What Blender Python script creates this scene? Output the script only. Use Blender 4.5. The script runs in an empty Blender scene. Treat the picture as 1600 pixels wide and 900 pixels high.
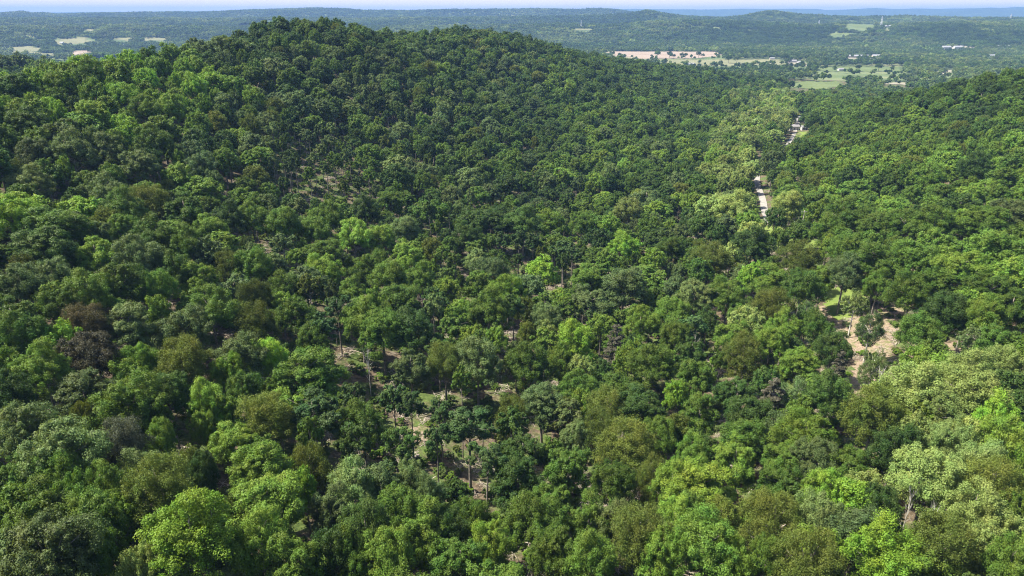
import bpy, math, random
import numpy as np
from mathutils import Vector

# ------------------------------------------------------------------ camera, sky, sun, exposure
scene = bpy.context.scene
COL = scene.collection
CAM_Z = 140.0
F = 1067.0                      # focal length in photograph pixels (1600 wide)
PITCH = math.radians(21.95)
camd = bpy.data.cameras.new('camera'); cam = bpy.data.objects.new('camera', camd); COL.objects.link(cam)
cam.location = (0, 0, CAM_Z); cam.rotation_euler = (math.radians(90) - PITCH, 0, 0)
camd.sensor_width = 36; camd.lens = 36 * F / 1600; camd.clip_start = 1; camd.clip_end = 80000
scene.camera = cam

SUN_EL, SUN_AZ = math.radians(56), math.radians(-88)     # azimuth from the view direction (+Y), negative = left
world = bpy.data.worlds.new("World"); scene.world = world; world.use_nodes = True
wn = world.node_tree
sky = wn.nodes.new('ShaderNodeTexSky'); sky.sky_type = 'NISHITA'; sky.sun_disc = False
sky.sun_elevation = SUN_EL; sky.sun_rotation = SUN_AZ; sky.altitude = 250; sky.air_density = 1.0; sky.dust_density = 2.5; sky.ozone_density = 1.0
# the whole horizon is milky with summer haze, fading upward into the blue
tc = wn.nodes.new('ShaderNodeTexCoord'); sx = wn.nodes.new('ShaderNodeSeparateXYZ'); wn.links.new(tc.outputs['Generated'], sx.inputs[0])
mr = wn.nodes.new('ShaderNodeMapRange'); mr.interpolation_type = 'SMOOTHERSTEP'; mr.inputs[1].default_value = 0.0; mr.inputs[2].default_value = 0.22; mr.inputs[3].default_value = 0.9; mr.inputs[4].default_value = 0.0
wn.links.new(sx.outputs[2], mr.inputs[0])
mk = wn.nodes.new('ShaderNodeMix'); mk.data_type = 'RGBA'; wn.links.new(mr.outputs[0], mk.inputs[0]); wn.links.new(sky.outputs[0], mk.inputs[6]); mk.inputs[7].default_value = (5.3, 4.7, 4.2, 1)
wn.links.new(mk.outputs[2], wn.nodes['Background'].inputs[0]); wn.nodes['Background'].inputs[1].default_value = 0.10
sl = bpy.data.lights.new('sun', 'SUN'); sl.energy = 5.0; sl.angle = math.radians(0.5); sl.color = (1.0, 0.94, 0.82)
sun = bpy.data.objects.new('sun', sl); COL.objects.link(sun)
sdir = Vector((math.sin(SUN_AZ) * math.cos(SUN_EL), math.cos(SUN_AZ) * math.cos(SUN_EL), math.sin(SUN_EL)))
sun.rotation_euler = (-sdir).to_track_quat('-Z', 'Y').to_euler(); sun.location = (0, 0, 600)
scene.view_settings.view_transform = 'Standard'; scene.view_settings.look = 'None'
scene.view_settings.exposure = 1.46; scene.view_settings.gamma = 1
scene.cycles.max_bounces = 6; scene.cycles.diffuse_bounces = 3; scene.cycles.glossy_bounces = 1
scene.cycles.transmission_bounces = 3; scene.cycles.volume_bounces = 0; scene.cycles.sample_clamp_indirect = 3; scene.cycles.sample_clamp_direct = 12; scene.cycles.use_denoising = True; scene.cycles.denoising_prefilter = 'NONE'; scene.cycles.filter_width = 1.1

RNG = np.random.default_rng(7)

# ------------------------------------------------------------------ pixel <-> world
cp, sp = math.cos(PITCH), math.sin(PITCH)
def ray(px, py):
    a, b = (px - 800) / F, (450 - py) / F
    d = np.array([a, cp + b * sp, -sp + b * cp])
    return d / np.linalg.norm(d)
def project(x, y, z):
    dz = z - CAM_Z
    dep = y * cp - dz * sp
    up = y * sp + dz * cp
    dep = np.where(dep < 1, 1, dep)
    return 800 + F * x / dep, 450 - F * up / dep, dep

# ------------------------------------------------------------------ noise
def _hash(ix, iy, s):
    h = (ix.astype(np.int64) * 374761393 + iy.astype(np.int64) * 668265263 + s * 1442695041) & 0xFFFFFFFF
    h = ((h ^ (h >> 13)) * 1274126177) & 0xFFFFFFFF
    return ((h ^ (h >> 16)) & 0xFFFFFF) / 0xFFFFFF
def vnoise(x, y, s=0):
    x, y = np.asarray(x, float), np.asarray(y, float)
    ix, iy = np.floor(x), np.floor(y); fx, fy = x - ix, y - iy
    fx = fx * fx * (3 - 2 * fx); fy = fy * fy * (3 - 2 * fy)
    a, b = _hash(ix, iy, s), _hash(ix + 1, iy, s); c, d = _hash(ix, iy + 1, s), _hash(ix + 1, iy + 1, s)
    return (a + (b - a) * fx) * (1 - fy) + (c + (d - c) * fx) * fy
def fbm(x, y, s=0, o=4):
    t, a, f = 0, 0.5, 1.0
    for i in range(o):
        t = t + a * (vnoise(x * f, y * f, s + i * 17) - 0.5); a *= 0.5; f *= 2.1
    return t
def sstep(a, b, x):
    t = np.clip((x - a) / (b - a), 0, 1); return t * t * (3 - 2 * t)

# ------------------------------------------------------------------ terrain: surveyed points, thin plate spline
CT = []     # px, py, slant distance, canopy (1) or ground (0)
CT += [(0, 900, 98, 1), (400, 900, 98, 1), (800, 900, 104, 1), (1200, 900, 112, 1), (1600, 900, 118, 1)]
CT += [(0, 750, 125, 1), (400, 750, 125, 1), (800, 750, 135, 1), (1200, 750, 138, 1), (1600, 750, 145, 1)]
CT += [(0, 600, 150, 1), (400, 600, 160, 1), (800, 600, 178, 1), (1200, 600, 184, 1), (1600, 600, 180, 1)]
CT += [(0, 450, 195, 1), (400, 450, 212, 1), (750, 450, 238, 1), (1000, 450, 254, 1), (1180, 450, 256, 1), (1400, 450, 246, 1), (1600, 450, 225, 1)]
CT += [(1290, 475, 275, 0), (1245, 378, 345, 0), (1190, 315, 455, 0), (1195, 255, 605, 0), (1240, 215, 770, 0), (1260, 170, 1010, 0)]
CT += [(0, 300, 262, 1), (250, 300, 285, 1), (500, 300, 322, 1), (750, 300, 368, 1), (1000, 300, 410, 1), (1400, 300, 400, 1), (1600, 300, 350, 1)]
CT += [(0, 200, 322, 1), (250, 200, 365, 1), (500, 200, 428, 1), (750, 200, 505, 1), (1000, 200, 655, 1), (1400, 210, 610, 1), (1600, 200, 505, 1)]
CT += [(250, 130, 410, 1), (500, 130, 505, 1), (750, 130, 645, 1), (1000, 140, 920, 1)]
CT += [(1600, 112, 720, 1), (1500, 132, 770, 1), (1400, 155, 840, 1), (1310, 172, 900, 1), (1700, 100, 690, 1)]
RIDGE = [(-150, 165, 350), (0, 146, 372), (80, 130, 385), (160, 104, 405), (240, 86, 440), (310, 68, 500), (380, 46, 570), (440, 35, 625), (500, 43, 665),
         (560, 58, 720), (620, 62, 780), (700, 51, 860), (780, 56, 940), (860, 76, 1010), (940, 94, 1080), (1020, 110, 1130), (1100, 130, 1170), (1160, 150, 1190)]
CT += [(a, b, c, 1) for a, b, c in RIDGE]
P, Z = [], []
CAN = 15.0
for px, py, d, can in CT:
    v = ray(px, py) * d
    P.append((v[0], v[1])); Z.append(v[2] - (CAN if can else 0))
CT_BACK = [(-60, 98, 760), (20, 99, 800), (90, 103, 830), (150, 113, 850)]   # a second wooded hill behind the left shoulder
for px, py, d in CT_BACK:
    v = ray(px, py) * d; P.append((v[0], v[1])); Z.append(v[2] - CAN)
    P.append((v[0] * 1.35, v[1] * 1.35)); Z.append(-138)
for px, py, d in RIDGE:                      # the far side of the ridge falls away
    v = ray(px, py); h = math.hypot(v[0], v[1]); u = v[:2] / h
    top = v[2] * d
    if px < 100:
        P.append(tuple(u * (d + 150))); Z.append(-95); continue
    P.append(tuple(u * (d * 1.0 + 130))); Z.append(min(top - 15, -6) * 0.55 - 0.45 * 100)
    P.append(tuple(u * (d + 330))); Z.append(-136)
    P.append(tuple(u * (d + 600))); Z.append(-139)
for px, py, d in [(1700, 100, 690), (1600, 112, 720), (1500, 132, 770), (1400, 155, 840)]:
    v = ray(px, py); u = v[:2] / math.hypot(v[0], v[1])
    P.append(tuple(u * (d + 200))); Z.append(-128)
    P.append(tuple(u * (d + 450))); Z.append(-139)
for q in [(0, 0, -84), (-120, -60, -80), (120, -60, -94), (0, -250, -80), (-300, 60, -70), (300, 60, -92), (-420, 260, -62), (450, 260, -70), (600, 420, -62)]:
    P.append(q[:2]); Z.append(q[2])
P = np.array(P) / 100.0; Z = np.array(Z, float)
def _U(r2): return 0.5 * r2 * np.log(r2 + 1e-9)
n = len(P)
K = _U(((P[:, None] - P[None]) ** 2).sum(-1)) + 0.35 * np.eye(n)
Pm = np.c_[np.ones(n), P]
A = np.zeros((n + 3, n + 3)); A[:n, :n] = K; A[:n, n:] = Pm; A[n:, :n] = Pm.T
W = np.linalg.solve(A, np.r_[Z, 0, 0, 0])
def tps(x, y):
    x, y = x.ravel() / 100, y.ravel() / 100; out = np.empty(len(x))
    for i in range(0, len(x), 40000):
        xx, yy = x[i:i + 40000], y[i:i + 40000]
        r2 = (xx[:, None] - P[None, :, 0]) ** 2 + (yy[:, None] - P[None, :, 1]) ** 2
        out[i:i + 40000] = _U(r2) @ W[:n] + W[n] + W[n + 1] * xx + W[n + 2] * yy
    return out

# far ranges: distance, half width, skyline (photo pixels)
def prof(D, pts):
    az, H = [], []
    for px, py in pts:
        v = ray(px, py); az.append(math.atan2(v[0], v[1])); H.append(140 + D * v[2] / math.hypot(v[0], v[1]))
    return np.array(az), np.array(H)
RANGES = []
for D, w, rough, pts in [
    (7600, 1500, 30, [(-300, 21), (0, 20), (32, 17), (50, 20), (66, 19), (90, 22), (200, 21), (300, 20), (380, 17), (440, 15), (490, 13), (540, 14), (565, 15), (600, 14), (640, 15), (700, 14), (800, 15), (870, 14), (905, 14), (937, 12), (962, 13), (985, 17), (1010, 20), (1100, 26), (1300, 30), (1600, 30), (1900, 30)]),
    (5200, 800, 22, [(-300, 30), (0, 28), (100, 29), (200, 28), (300, 30), (420, 27), (560, 30), (700, 27), (820, 25), (900, 24), (950, 22), (985, 20), (1009, 15), (1035, 20), (1070, 24), (1100, 25), (1130, 26), (1158, 23), (1185, 18), (1203, 15.5), (1222, 17), (1250, 21.5), (1300, 24), (1340, 25), (1375, 24.5), (1425, 24), (1470, 25), (1530, 25), (1600, 25), (1900, 24)]),
    (3900, 420, 16, [(-300, 43), (0, 42), (200, 40), (400, 44), (700, 40), (850, 36), (960, 38), (1050, 32), (1100, 33), (1200, 36), (1280, 40), (1330, 34), (1400, 37), (1500, 33), (1600, 34), (1900, 34)]),
    (16500, 2600, 25, [(-300, 19), (0, 18), (60, 18.5), (100, 18), (200, 17.5), (300, 17), (370, 16), (600, 15), (900, 15), (985, 13.5), (1030, 14), (1100, 14), (1160, 13), (1200, 13.5), (1240, 13.5), (1275, 13), (1293, 15), (1330, 13.5), (1368, 11.5), (1395, 13), (1440, 11.8), (1470, 12.5), (1500, 11.8), (1545, 10.8), (1565, 12), (1590, 10.5), (1620, 11), (1900, 12)])]:
    az, H = prof(D, pts); RANGES.append((D, w, rough, az, H))
def height(x, y):
    x = np.asarray(x, float); y = np.asarray(y, float); shp = x.shape
    x, y = x.ravel(), y.ravel(); r = np.hypot(x, y); az = np.arctan2(x, y)
    z = np.zeros(len(x))
    m = r < 1750
    zz = tps(x[m], y[m]); zz = np.clip(zz, -140.5, 8)
    zz = np.where(zz < -136, -136 + (zz + 136) * 0.5, zz)
    w = 1 - sstep(1350, 1750, r[m])
    w = w * sstep(-420, -150, y[m])
    zn = zz + fbm(x[m] / 45, y[m] / 45, 3) * 5 * w
    z[m] = (zn + 140) * w
    z += (1 - sstep(0, 600, 1750 - r)) * (fbm(x / 500, y / 500, 9) * 12 + 2)
    for D, wd, rough, a, H in RANGES:
        h = np.interp(az, a, H)
        rn = r + fbm(x / 1100, y / 1100, 21 + int(D)) * wd * 0.9
        g = np.exp(-((rn - D) / wd) ** 2)
        hh = (h - 10) * g + (fbm(x / 420, y / 420, 5 + int(D)) * 2.0 + fbm(x / 1100, y / 1100, 8 + int(D)) * 5) * rough * g * (1 - g * 0.75) + np.abs(fbm(x / 900, y / 900, int(D))) * rough * 3 * g * (1 - g)
        z = np.maximum(z, hh)
    return z.reshape(shp)
def h1(x, y): return float(height(np.array([x]), np.array([y]))[0])
def cast(px, py, off=0.0, tmax=9000, t0=60):
    """the world point where the line of sight through a photograph pixel meets the ground (raised by off)"""
    v = ray(px, py); t = t0 * (1.012 ** np.arange(0, 440)); t = t[t < tmax]
    g = height(v[0] * t, v[1] * t) + off; s = CAM_Z + v[2] * t
    i = np.argmax(s < g)
    if not (s < g).any(): return None
    if i == 0: return np.array([v[0] * t[0], v[1] * t[0], s[0]]), t[0]
    a = (s[i - 1] - g[i - 1]); b = (g[i] - s[i]); tt = t[i - 1] + (t[i] - t[i - 1]) * a / (a + b)
    return np.array([v[0] * tt, v[1] * tt, CAM_Z + v[2] * tt]), tt

# ------------------------------------------------------------------ materials
def newmat(name):
    m = bpy.data.materials.new(name); m.use_nodes = True
    nt = m.node_tree; b = nt.nodes['Principled BSDF']; return m, nt, b
def ramp(nt, fac, stops):
    r = nt.nodes.new('ShaderNodeValToRGB'); e = r.color_ramp.elements
    e[0].position, e[0].color = stops[0][0], (*stops[0][1], 1); e[1].position, e[1].color = stops[-1][0], (*stops[-1][1], 1)
    for p, c in stops[1:-1]:
        k = e.new(p); k.color = (*c, 1)
    nt.links.new(fac, r.inputs[0]); return r.outputs[0]
def noise(nt, scale, detail=4, coord='Object', rough=0.55):
    t = nt.nodes.new('ShaderNodeTexCoord'); k = nt.nodes.new('ShaderNodeTexNoise'); k.inputs['Scale'].default_value = scale
    k.inputs['Detail'].default_value = detail; k.inputs['Roughness'].default_value = rough
    nt.links.new(t.outputs[coord], k.inputs['Vector']); return k.outputs['Fac']
def mixc(nt, a, b, fac, mode='MIX'):
    m = nt.nodes.new('ShaderNodeMix'); m.data_type = 'RGBA'; m.blend_type = mode
    for sock, v in ((m.inputs[0], fac), (m.inputs[6], a), (m.inputs[7], b)):
        if isinstance(v, (int, float)): sock.default_value = v
        elif isinstance(v, tuple): sock.default_value = (*v, 1)
        else: nt.links.new(v, sock)
    return m.outputs[2]
def bump(nt, b, h, strength, dist):
    k = nt.nodes.new('ShaderNodeBump'); k.inputs['Strength'].default_value = strength; k.inputs['Distance'].default_value = dist
    nt.links.new(h, k.inputs['Height']); nt.links.new(k.outputs[0], b.inputs['Normal'])
def plain(name, col, rough=0.8, var=0.15, scale=1.5, metallic=0):
    m, nt, b = newmat(name)
    f = noise(nt, scale)
    c = ramp(nt, f, [(0.3, tuple(v * (1 - var) for v in col)), (0.7, tuple(min(1, v * (1 + var)) for v in col))])
    nt.links.new(c, b.inputs['Base Color']); b.inputs['Roughness'].default_value = rough; b.inputs['Metallic'].default_value = metallic
    return m

def leaf_material():
    m, nt, b = newmat('leaf')
    at = nt.nodes.new('ShaderNodeAttribute'); at.attribute_type = 'INSTANCER'; at.attribute_name = 'tint'
    geo = nt.nodes.new('ShaderNodeNewGeometry')
    v = nt.nodes.new('ShaderNodeMapRange'); v.inputs[3].default_value = 0.82; v.inputs[4].default_value = 1.18
    nt.links.new(geo.outputs['Random Per Island'], v.inputs[0])
    hv = nt.nodes.new('ShaderNodeHueSaturation'); nt.links.new(at.outputs['Color'], hv.inputs['Color'])
    f = noise(nt, 0.28, 3)
    hr = nt.nodes.new('ShaderNodeMapRange'); hr.inputs[1].default_value = 0.3; hr.inputs[2].default_value = 0.7; hr.inputs[3].default_value = 0.472; hr.inputs[4].default_value = 0.522
    nt.links.new(f, hr.inputs[0]); nt.links.new(hr.outputs[0], hv.inputs['Hue'])
    f2 = noise(nt, 0.75, 2); vr = nt.nodes.new('ShaderNodeMapRange'); vr.inputs[1].default_value = 0.3; vr.inputs[2].default_value = 0.7; vr.inputs[3].default_value = 0.82; vr.inputs[4].default_value = 1.2
    vm = nt.nodes.new('ShaderNodeMath'); vm.operation = 'MULTIPLY'; nt.links.new(f2, vr.inputs[0]); nt.links.new(vr.outputs[0], vm.inputs[0]); nt.links.new(v.outputs[0], vm.inputs[1]); nt.links.new(vm.outputs[0], hv.inputs['Value'])
    nt.links.new(hv.outputs[0], b.inputs['Base Color'])
    b.inputs['Roughness'].default_value = 0.5; b.inputs['Specular IOR Level'].default_value = 0.13
    tr = nt.nodes.new('ShaderNodeBsdfTranslucent')
    tc = mixc(nt, hv.outputs[0], (1.35, 1.25, 0.45), 1.0, 'MULTIPLY'); nt.links.new(tc, tr.inputs['Color'])
    mx = nt.nodes.new('ShaderNodeMixShader'); mx.inputs[0].default_value = 0.30
    nt.links.new(b.outputs[0], mx.inputs[1]); nt.links.new(tr.outputs[0], mx.inputs[2])
    nt.links.new(mx.outputs[0], nt.nodes['Material Output'].inputs['Surface'])
    return m
LEAF = leaf_material()
def bark_material(name, dark, light, scale):
    m, nt, b = newmat(name)
    f = noise(nt, scale, 5)
    nt.links.new(ramp(nt, f, [(0.35, dark), (0.62, light)]), b.inputs['Base Color']); b.inputs['Roughness'].default_value = 0.9
    bump(nt, b, f, 0.6, 0.05); return m
BARK = bark_material('grey_brown_bark', (0.08, 0.066, 0.05), (0.24, 0.21, 0.17), 2.5)
PALE_BARK = bark_material('pale_bark', (0.2, 0.18, 0.14), (0.55, 0.53, 0.46), 1.2)
DEAD_WOOD = bark_material('dead_wood', (0.16, 0.13, 0.10), (0.36, 0.31, 0.25), 2.0)

# ------------------------------------------------------------------ mesh helpers
def mesh_obj(name, V, Fc, mats, mi=None, smooth=False):
    me = bpy.data.meshes.new(name)
    V = np.asarray(V, np.float32)
    if isinstance(Fc, np.ndarray):
        k = Fc.shape[1]
        me.vertices.add(len(V)); me.vertices.foreach_set('co', V.ravel())
        me.loops.add(Fc.size); me.loops.foreach_set('vertex_index', Fc.astype(np.int32).ravel())
        me.polygons.add(len(Fc)); me.polygons.foreach_set('loop_start', np.arange(0, Fc.size, k, dtype=np.int32))
        me.polygons.foreach_set('loop_total', np.full(len(Fc), k, np.int32))
    else:
        me.from_pydata(V.tolist(), [], Fc)
    for m in mats: me.materials.append(m)
    if mi is not None: me.polygons.foreach_set('material_index', np.asarray(mi, np.int32))
    if smooth: me.polygons.foreach_set('use_smooth', np.ones(len(me.polygons), bool))
    me.update(calc_edges=True)
    return me
def link(name, me, parent=None, loc=(0, 0, 0)):
    o = bpy.data.objects.new(name, me); COL.objects.link(o); o.location = loc
    if parent: o.parent = parent
    return o
def tag(o, label=None, cat=None, group=None, kind=None):
    if label: o['label'] = label
    if cat: o['category'] = cat
    if group: o['group'] = group
    if kind: o['kind'] = kind
    return o
class MB:
    """collects quads and triangles for one mesh"""
    def __init__(s): s.v, s.f = [], []
    def add(s, v, f):
        n0 = len(s.v); s.v += [tuple(map(float, q)) for q in v]; s.f += [tuple(i + n0 for i in q) for q in f]
    def box(s, x0, x1, y0, y1, z0, z1):
        s.add([(x0, y0, z0), (x1, y0, z0), (x1, y1, z0), (x0, y1, z0), (x0, y0, z1), (x1, y0, z1), (x1, y1, z1), (x0, y1, z1)],
              [(3, 2, 1, 0), (4, 5, 6, 7), (0, 1, 5, 4), (1, 2, 6, 5), (2, 3, 7, 6), (3, 0, 4, 7)])
    def tube(s, pts, rad, n=6):
        rings = []
        n0 = len(s.v)
        for i, p in enumerate(pts):
            p = Vector(p); a = Vector(pts[max(0, i - 1)]); b = Vector(pts[min(len(pts) - 1, i + 1)])
            d = (b - a).normalized(); u = d.orthogonal().normalized() if i == 0 else (u - d * u.dot(d)).normalized(); w = d.cross(u)
            for k in range(n):
                t = 2 * math.pi * k / n; q = p + (u * math.cos(t) + w * math.sin(t)) * rad[i]; s.v.append(tuple(q))
        for i in range(len(pts) - 1):
            for k in range(n):
                a = n0 + i * n + k; b = n0 + i * n + (k + 1) % n
                s.f.append((a, b, b + n, a + n))
        s.f.append(tuple(n0 + (len(pts) - 1) * n + k for k in range(n)))
    def mesh(s, name, mat): return mesh_obj(name, s.v, s.f, [mat])

# ------------------------------------------------------------------ tree prototypes (unit: metres; crown radius 5.5, height 18)
def rand_dirs(rng, k, up=0.0):
    v = rng.normal(size=(k, 3)); v[:, 2] += up; return v / np.linalg.norm(v, axis=1)[:, None]
def leaves(rng, centers, radii, per, size, spread=0.65, flat=0.0, up=0.35):
    """folded leaf sprays over the outside of many small clumps"""
    k = len(centers) * per
    c = np.repeat(centers, per, 0); r = np.repeat(radii, per)
    d = rand_dirs(rng, k, up)
    off = d * (r * np.where(rng.random(k) < .12, rng.uniform(0.9, 1.6, k), rng.uniform(0.5, 1.12, k)))[:, None]; off[:, 2] *= (1 - flat)
    p = c + off
    nrm = d + rng.normal(size=(k, 3)) * spread; nrm[:, 2] += 0.35; nrm /= np.linalg.norm(nrm, axis=1)[:, None]
    t = np.cross(nrm, rng.normal(size=(k, 3))); t /= np.linalg.norm(t, axis=1)[:, None]
    b = np.cross(nrm, t)
    s = (size * rng.uniform(0.7, 1.35, k))[:, None]
    V = np.empty((k, 4, 3)); V[:, 0] = p - t * s * 0.6; V[:, 1] = p + b * s * 0.42 - nrm * s * 0.10; V[:, 2] = p + t * s * 0.6 - nrm * s * 0.12; V[:, 3] = p - b * s * 0.42 - nrm * s * 0.10
    i = np.arange(k)[:, None] * 4
    T = np.concatenate([i + [0, 1, 2], i + [0, 2, 3]], 1).reshape(-1, 3)
    return V.reshape(-1, 3), T
def make_tree(seed, style='broad', lod=0, fine=False):
    rng = np.random.default_rng(seed); R = 5.5
    base, top = {'broad': (5.2, 18.0), 'oval': (4.0, 18.5), 'thin': (9.8, 18.5), 'loose': (5.5, 18.0), 'spiky': (4.5, 17.0), 'pine': (6.0, 18.5), 'snag': (7, 17), 'bush': (0.3, 4.5)}[style]
    Rr = {'broad': R, 'oval': 4.6, 'thin': 3.6, 'loose': R, 'spiky': R, 'pine': 4.2, 'snag': 3.5, 'bush': 3.2}[style]
    cz, hz = (base + top) / 2, (top - base) / 2
    nb = {'broad': 15, 'oval': 15, 'thin': 9, 'loose': 13, 'spiky': 16, 'pine': 22, 'snag': 0, 'bush': 6}[style]
    B, BR = [], []
    for i in range(nb):                         # boughs: lobes on the crown's envelope
        if style == 'pine':
            t = i / nb; a = i * 2.4 + rng.uniform(-.4, .4); rr = Rr * (1 - t * 0.85) * rng.uniform(0.5, 0.85)
            B.append((math.cos(a) * rr, math.sin(a) * rr, base + t * (top - base))); BR.append(Rr * 0.30 * (1.15 - 0.7 * t)); continue
        t = (i + 0.5) / nb; zc = 1 - 1.55 * t; a = i * 2.399 + rng.uniform(-0.35, 0.35)
        rad = math.sqrt(max(0, 1 - zc * zc)) * rng.uniform(0.5, 0.86)
        k = rng.uniform(0.55, 0.98)
        B.append((math.cos(a) * rad * Rr, math.sin(a) * rad * Rr, cz + zc * hz * k * 0.78)); BR.append(Rr * rng.uniform(0.24, 0.42) * (0.8 if style in ('loose', 'thin') else 1))
    B.append((0, 0, cz)); BR.append(Rr * 0.45)
    B, BR = np.array(B), np.array(BR)
    wood = MB()
    lean = rng.uniform(-0.5, 0.5, 2)
    sides = 7 if lod == 0 else (4 if lod == 1 else 3)
    th = 0.30 if style != 'thin' else 0.2
    if style != 'bush' and lod < 2:
        hgt = cz + hz * (0.55 if style != 'pine' else 0.9)
        pts = [(0, 0, -1.0), (0, 0, 1.0), (lean[0] * .3, lean[1] * .3, hgt * .4), (lean[0] * .7 + rng.uniform(-.2, .2), lean[1] * .7, hgt * .7), (lean[0], lean[1], hgt)]
        wood.tube(pts, [th * 1.5, th * 1.05, th * .85, th * .6, th * .25], sides)
        targets = B if lod == 0 else B[:6]
        if style == 'snag': targets = np.array([(math.cos(i * 2.4) * Rr * rng.uniform(.4, 1), math.sin(i * 2.4) * Rr * rng.uniform(.4, 1), rng.uniform(base, top)) for i in range(14)])
        for q in targets:
            z0 = max(base * 0.75, min(hgt * .9, q[2] - rng.uniform(1.5, 3.5))); f = z0 / hgt
            s0 = (lean[0] * f, lean[1] * f, z0); mid = ((s0[0] + q[0]) / 2 + rng.uniform(-.3, .3), (s0[1] + q[1]) / 2 + rng.uniform(-.3, .3), (z0 + q[2]) / 2 + 0.1)
            wood.tube([s0, mid, tuple(q)], [th * .42, th * .28, th * .1], max(3, sides - 3))
            if style in ('snag', 'loose', 'thin') and lod == 0:
                for _ in range(3):
                    e = np.array(q) + rng.normal(size=3) * (1.1, 1.1, .8)
                    wood.tube([mid, tuple((np.array(mid) + e) / 2 + rng.normal(size=3) * .2), tuple(e)], [th * .16, th * .1, th * .04], 3)
    if style == 'snag': return (wood.v, wood.f), None
    # clumps on each bough
    ncl, per, size = {0: (17, 168, 0.185) if fine else (14, 72, 0.33), 1: (9, 36, 0.56), 2: (3, 14, 1.6)}[lod]
    if style in ('loose', 'thin'): per = int(per * (0.55 if style == 'loose' else 0.75))
    if style == 'bush': ncl, per, size = 8, 30, 0.5
    if style == 'pine': ncl, per, size = (8, 55, 0.34) if lod == 0 else (4, 20, 0.8)
    C, CR = [], []
    for b, br in zip(B, BR):
        d = rand_dirs(rng, ncl, 0.45)
        if style == 'pine':
            d[:, 2] *= 0.25
        C.append(b + d * br * rng.uniform(0.70, 1.14, ncl)[:, None]); CR.append(np.full(ncl, br * {0: 0.40, 1: 0.58, 2: 0.85}[lod]) * rng.uniform(0.7, 1.2, ncl))
    C, CR = np.concatenate(C), np.concatenate(CR)
    if style == 'spiky' and lod == 0: V, T = leaves(rng, C, CR * 1.05, per, size * 0.85, 1.0)
    else: V, T = leaves(rng, C, CR, per, size, 0.42 if style != 'loose' else 0.65, 0.45 if style == 'pine' else 0.0)
    return (wood.v, wood.f), (V, T)

STYLES = ['broad', 'oval', 'thin', 'loose', 'spiky', 'pine']
NVAR = {'broad': 5, 'oval': 3, 'thin': 2, 'loose': 2, 'spiky': 2, 'pine': 1}
HERO, PROTO = {}, []
for s in STYLES:
    for k in range(NVAR[s]):
        (wv, wf), (lv, lt) = make_tree(100 + 13 * k + 7 * len(s), s, 0, True)
        bark = PALE_BARK if s == 'loose' else BARK
        HERO[(s, k)] = (mesh_obj('trunk', wv, wf, [bark], smooth=True), mesh_obj('crown', lv, lt, [LEAF]))
for k in range(2):
    (wv, wf), _ = make_tree(500 + k, 'snag', 0); HERO[('snag', k)] = (mesh_obj('trunk', wv, wf, [PALE_BARK]), None)
def join_proto(name, lod, style, seed):
    (wv, wf), (lv, lt) = make_tree(seed, style, lod)
    V = list(wv) + lv.tolist(); n0 = len(wv)
    Fc = list(wf) + (lt + n0).tolist(); mi = [0] * len(wf) + [1] * len(lt)
    bark = PALE_BARK if style == 'loose' else BARK
    return mesh_obj(name, V, Fc, [bark, LEAF], mi)
pcol = bpy.data.collections.new('prototype_trees')
PIDX = {}
def add_proto(key, me):
    o = bpy.data.objects.new('p%03d' % len(PROTO), me); pcol.objects.link(o); PIDX[key] = len(PROTO); PROTO.append(o)
for s in STYLES:
    for k in range(NVAR[s]):
        add_proto((s, k, 0), join_proto('p', 0, s, 300 + 13 * k + 7 * len(s)))
        add_proto((s, k, 1), join_proto('p', 1, s, 900 + 13 * k + 7 * len(s)))
for k in range(4): add_proto(('broad', k, 2), join_proto('p', 2, 'broad', 1500 + k))
for k in range(3):                              # wood clumps for the far country: many small crowns in one piece
    rng = np.random.default_rng(2000 + k); VV, TT, n0 = [], [], 0
    for i in range(12):
        (_, _), (lv, lt) = make_tree(2100 + 12 * k + i, 'broad', 2)
        sel = rng.permutation(len(lt) // 2)[:260]; lt = lt.reshape(-1, 2, 3)[sel].reshape(-1, 3)
        sc = rng.uniform(0.75, 1.2); a = i * 2.4; rr = 4.6 * math.sqrt(i + .5) * 1.15
        VV.append(lv * (sc, sc, sc) + (math.cos(a) * rr, math.sin(a) * rr, rng.uniform(-3, 0))); TT.append(lt + n0); n0 += len(lv)
    add_proto(('clump', k), mesh_obj('p', np.concatenate(VV), np.concatenate(TT), [LEAF]))
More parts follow.
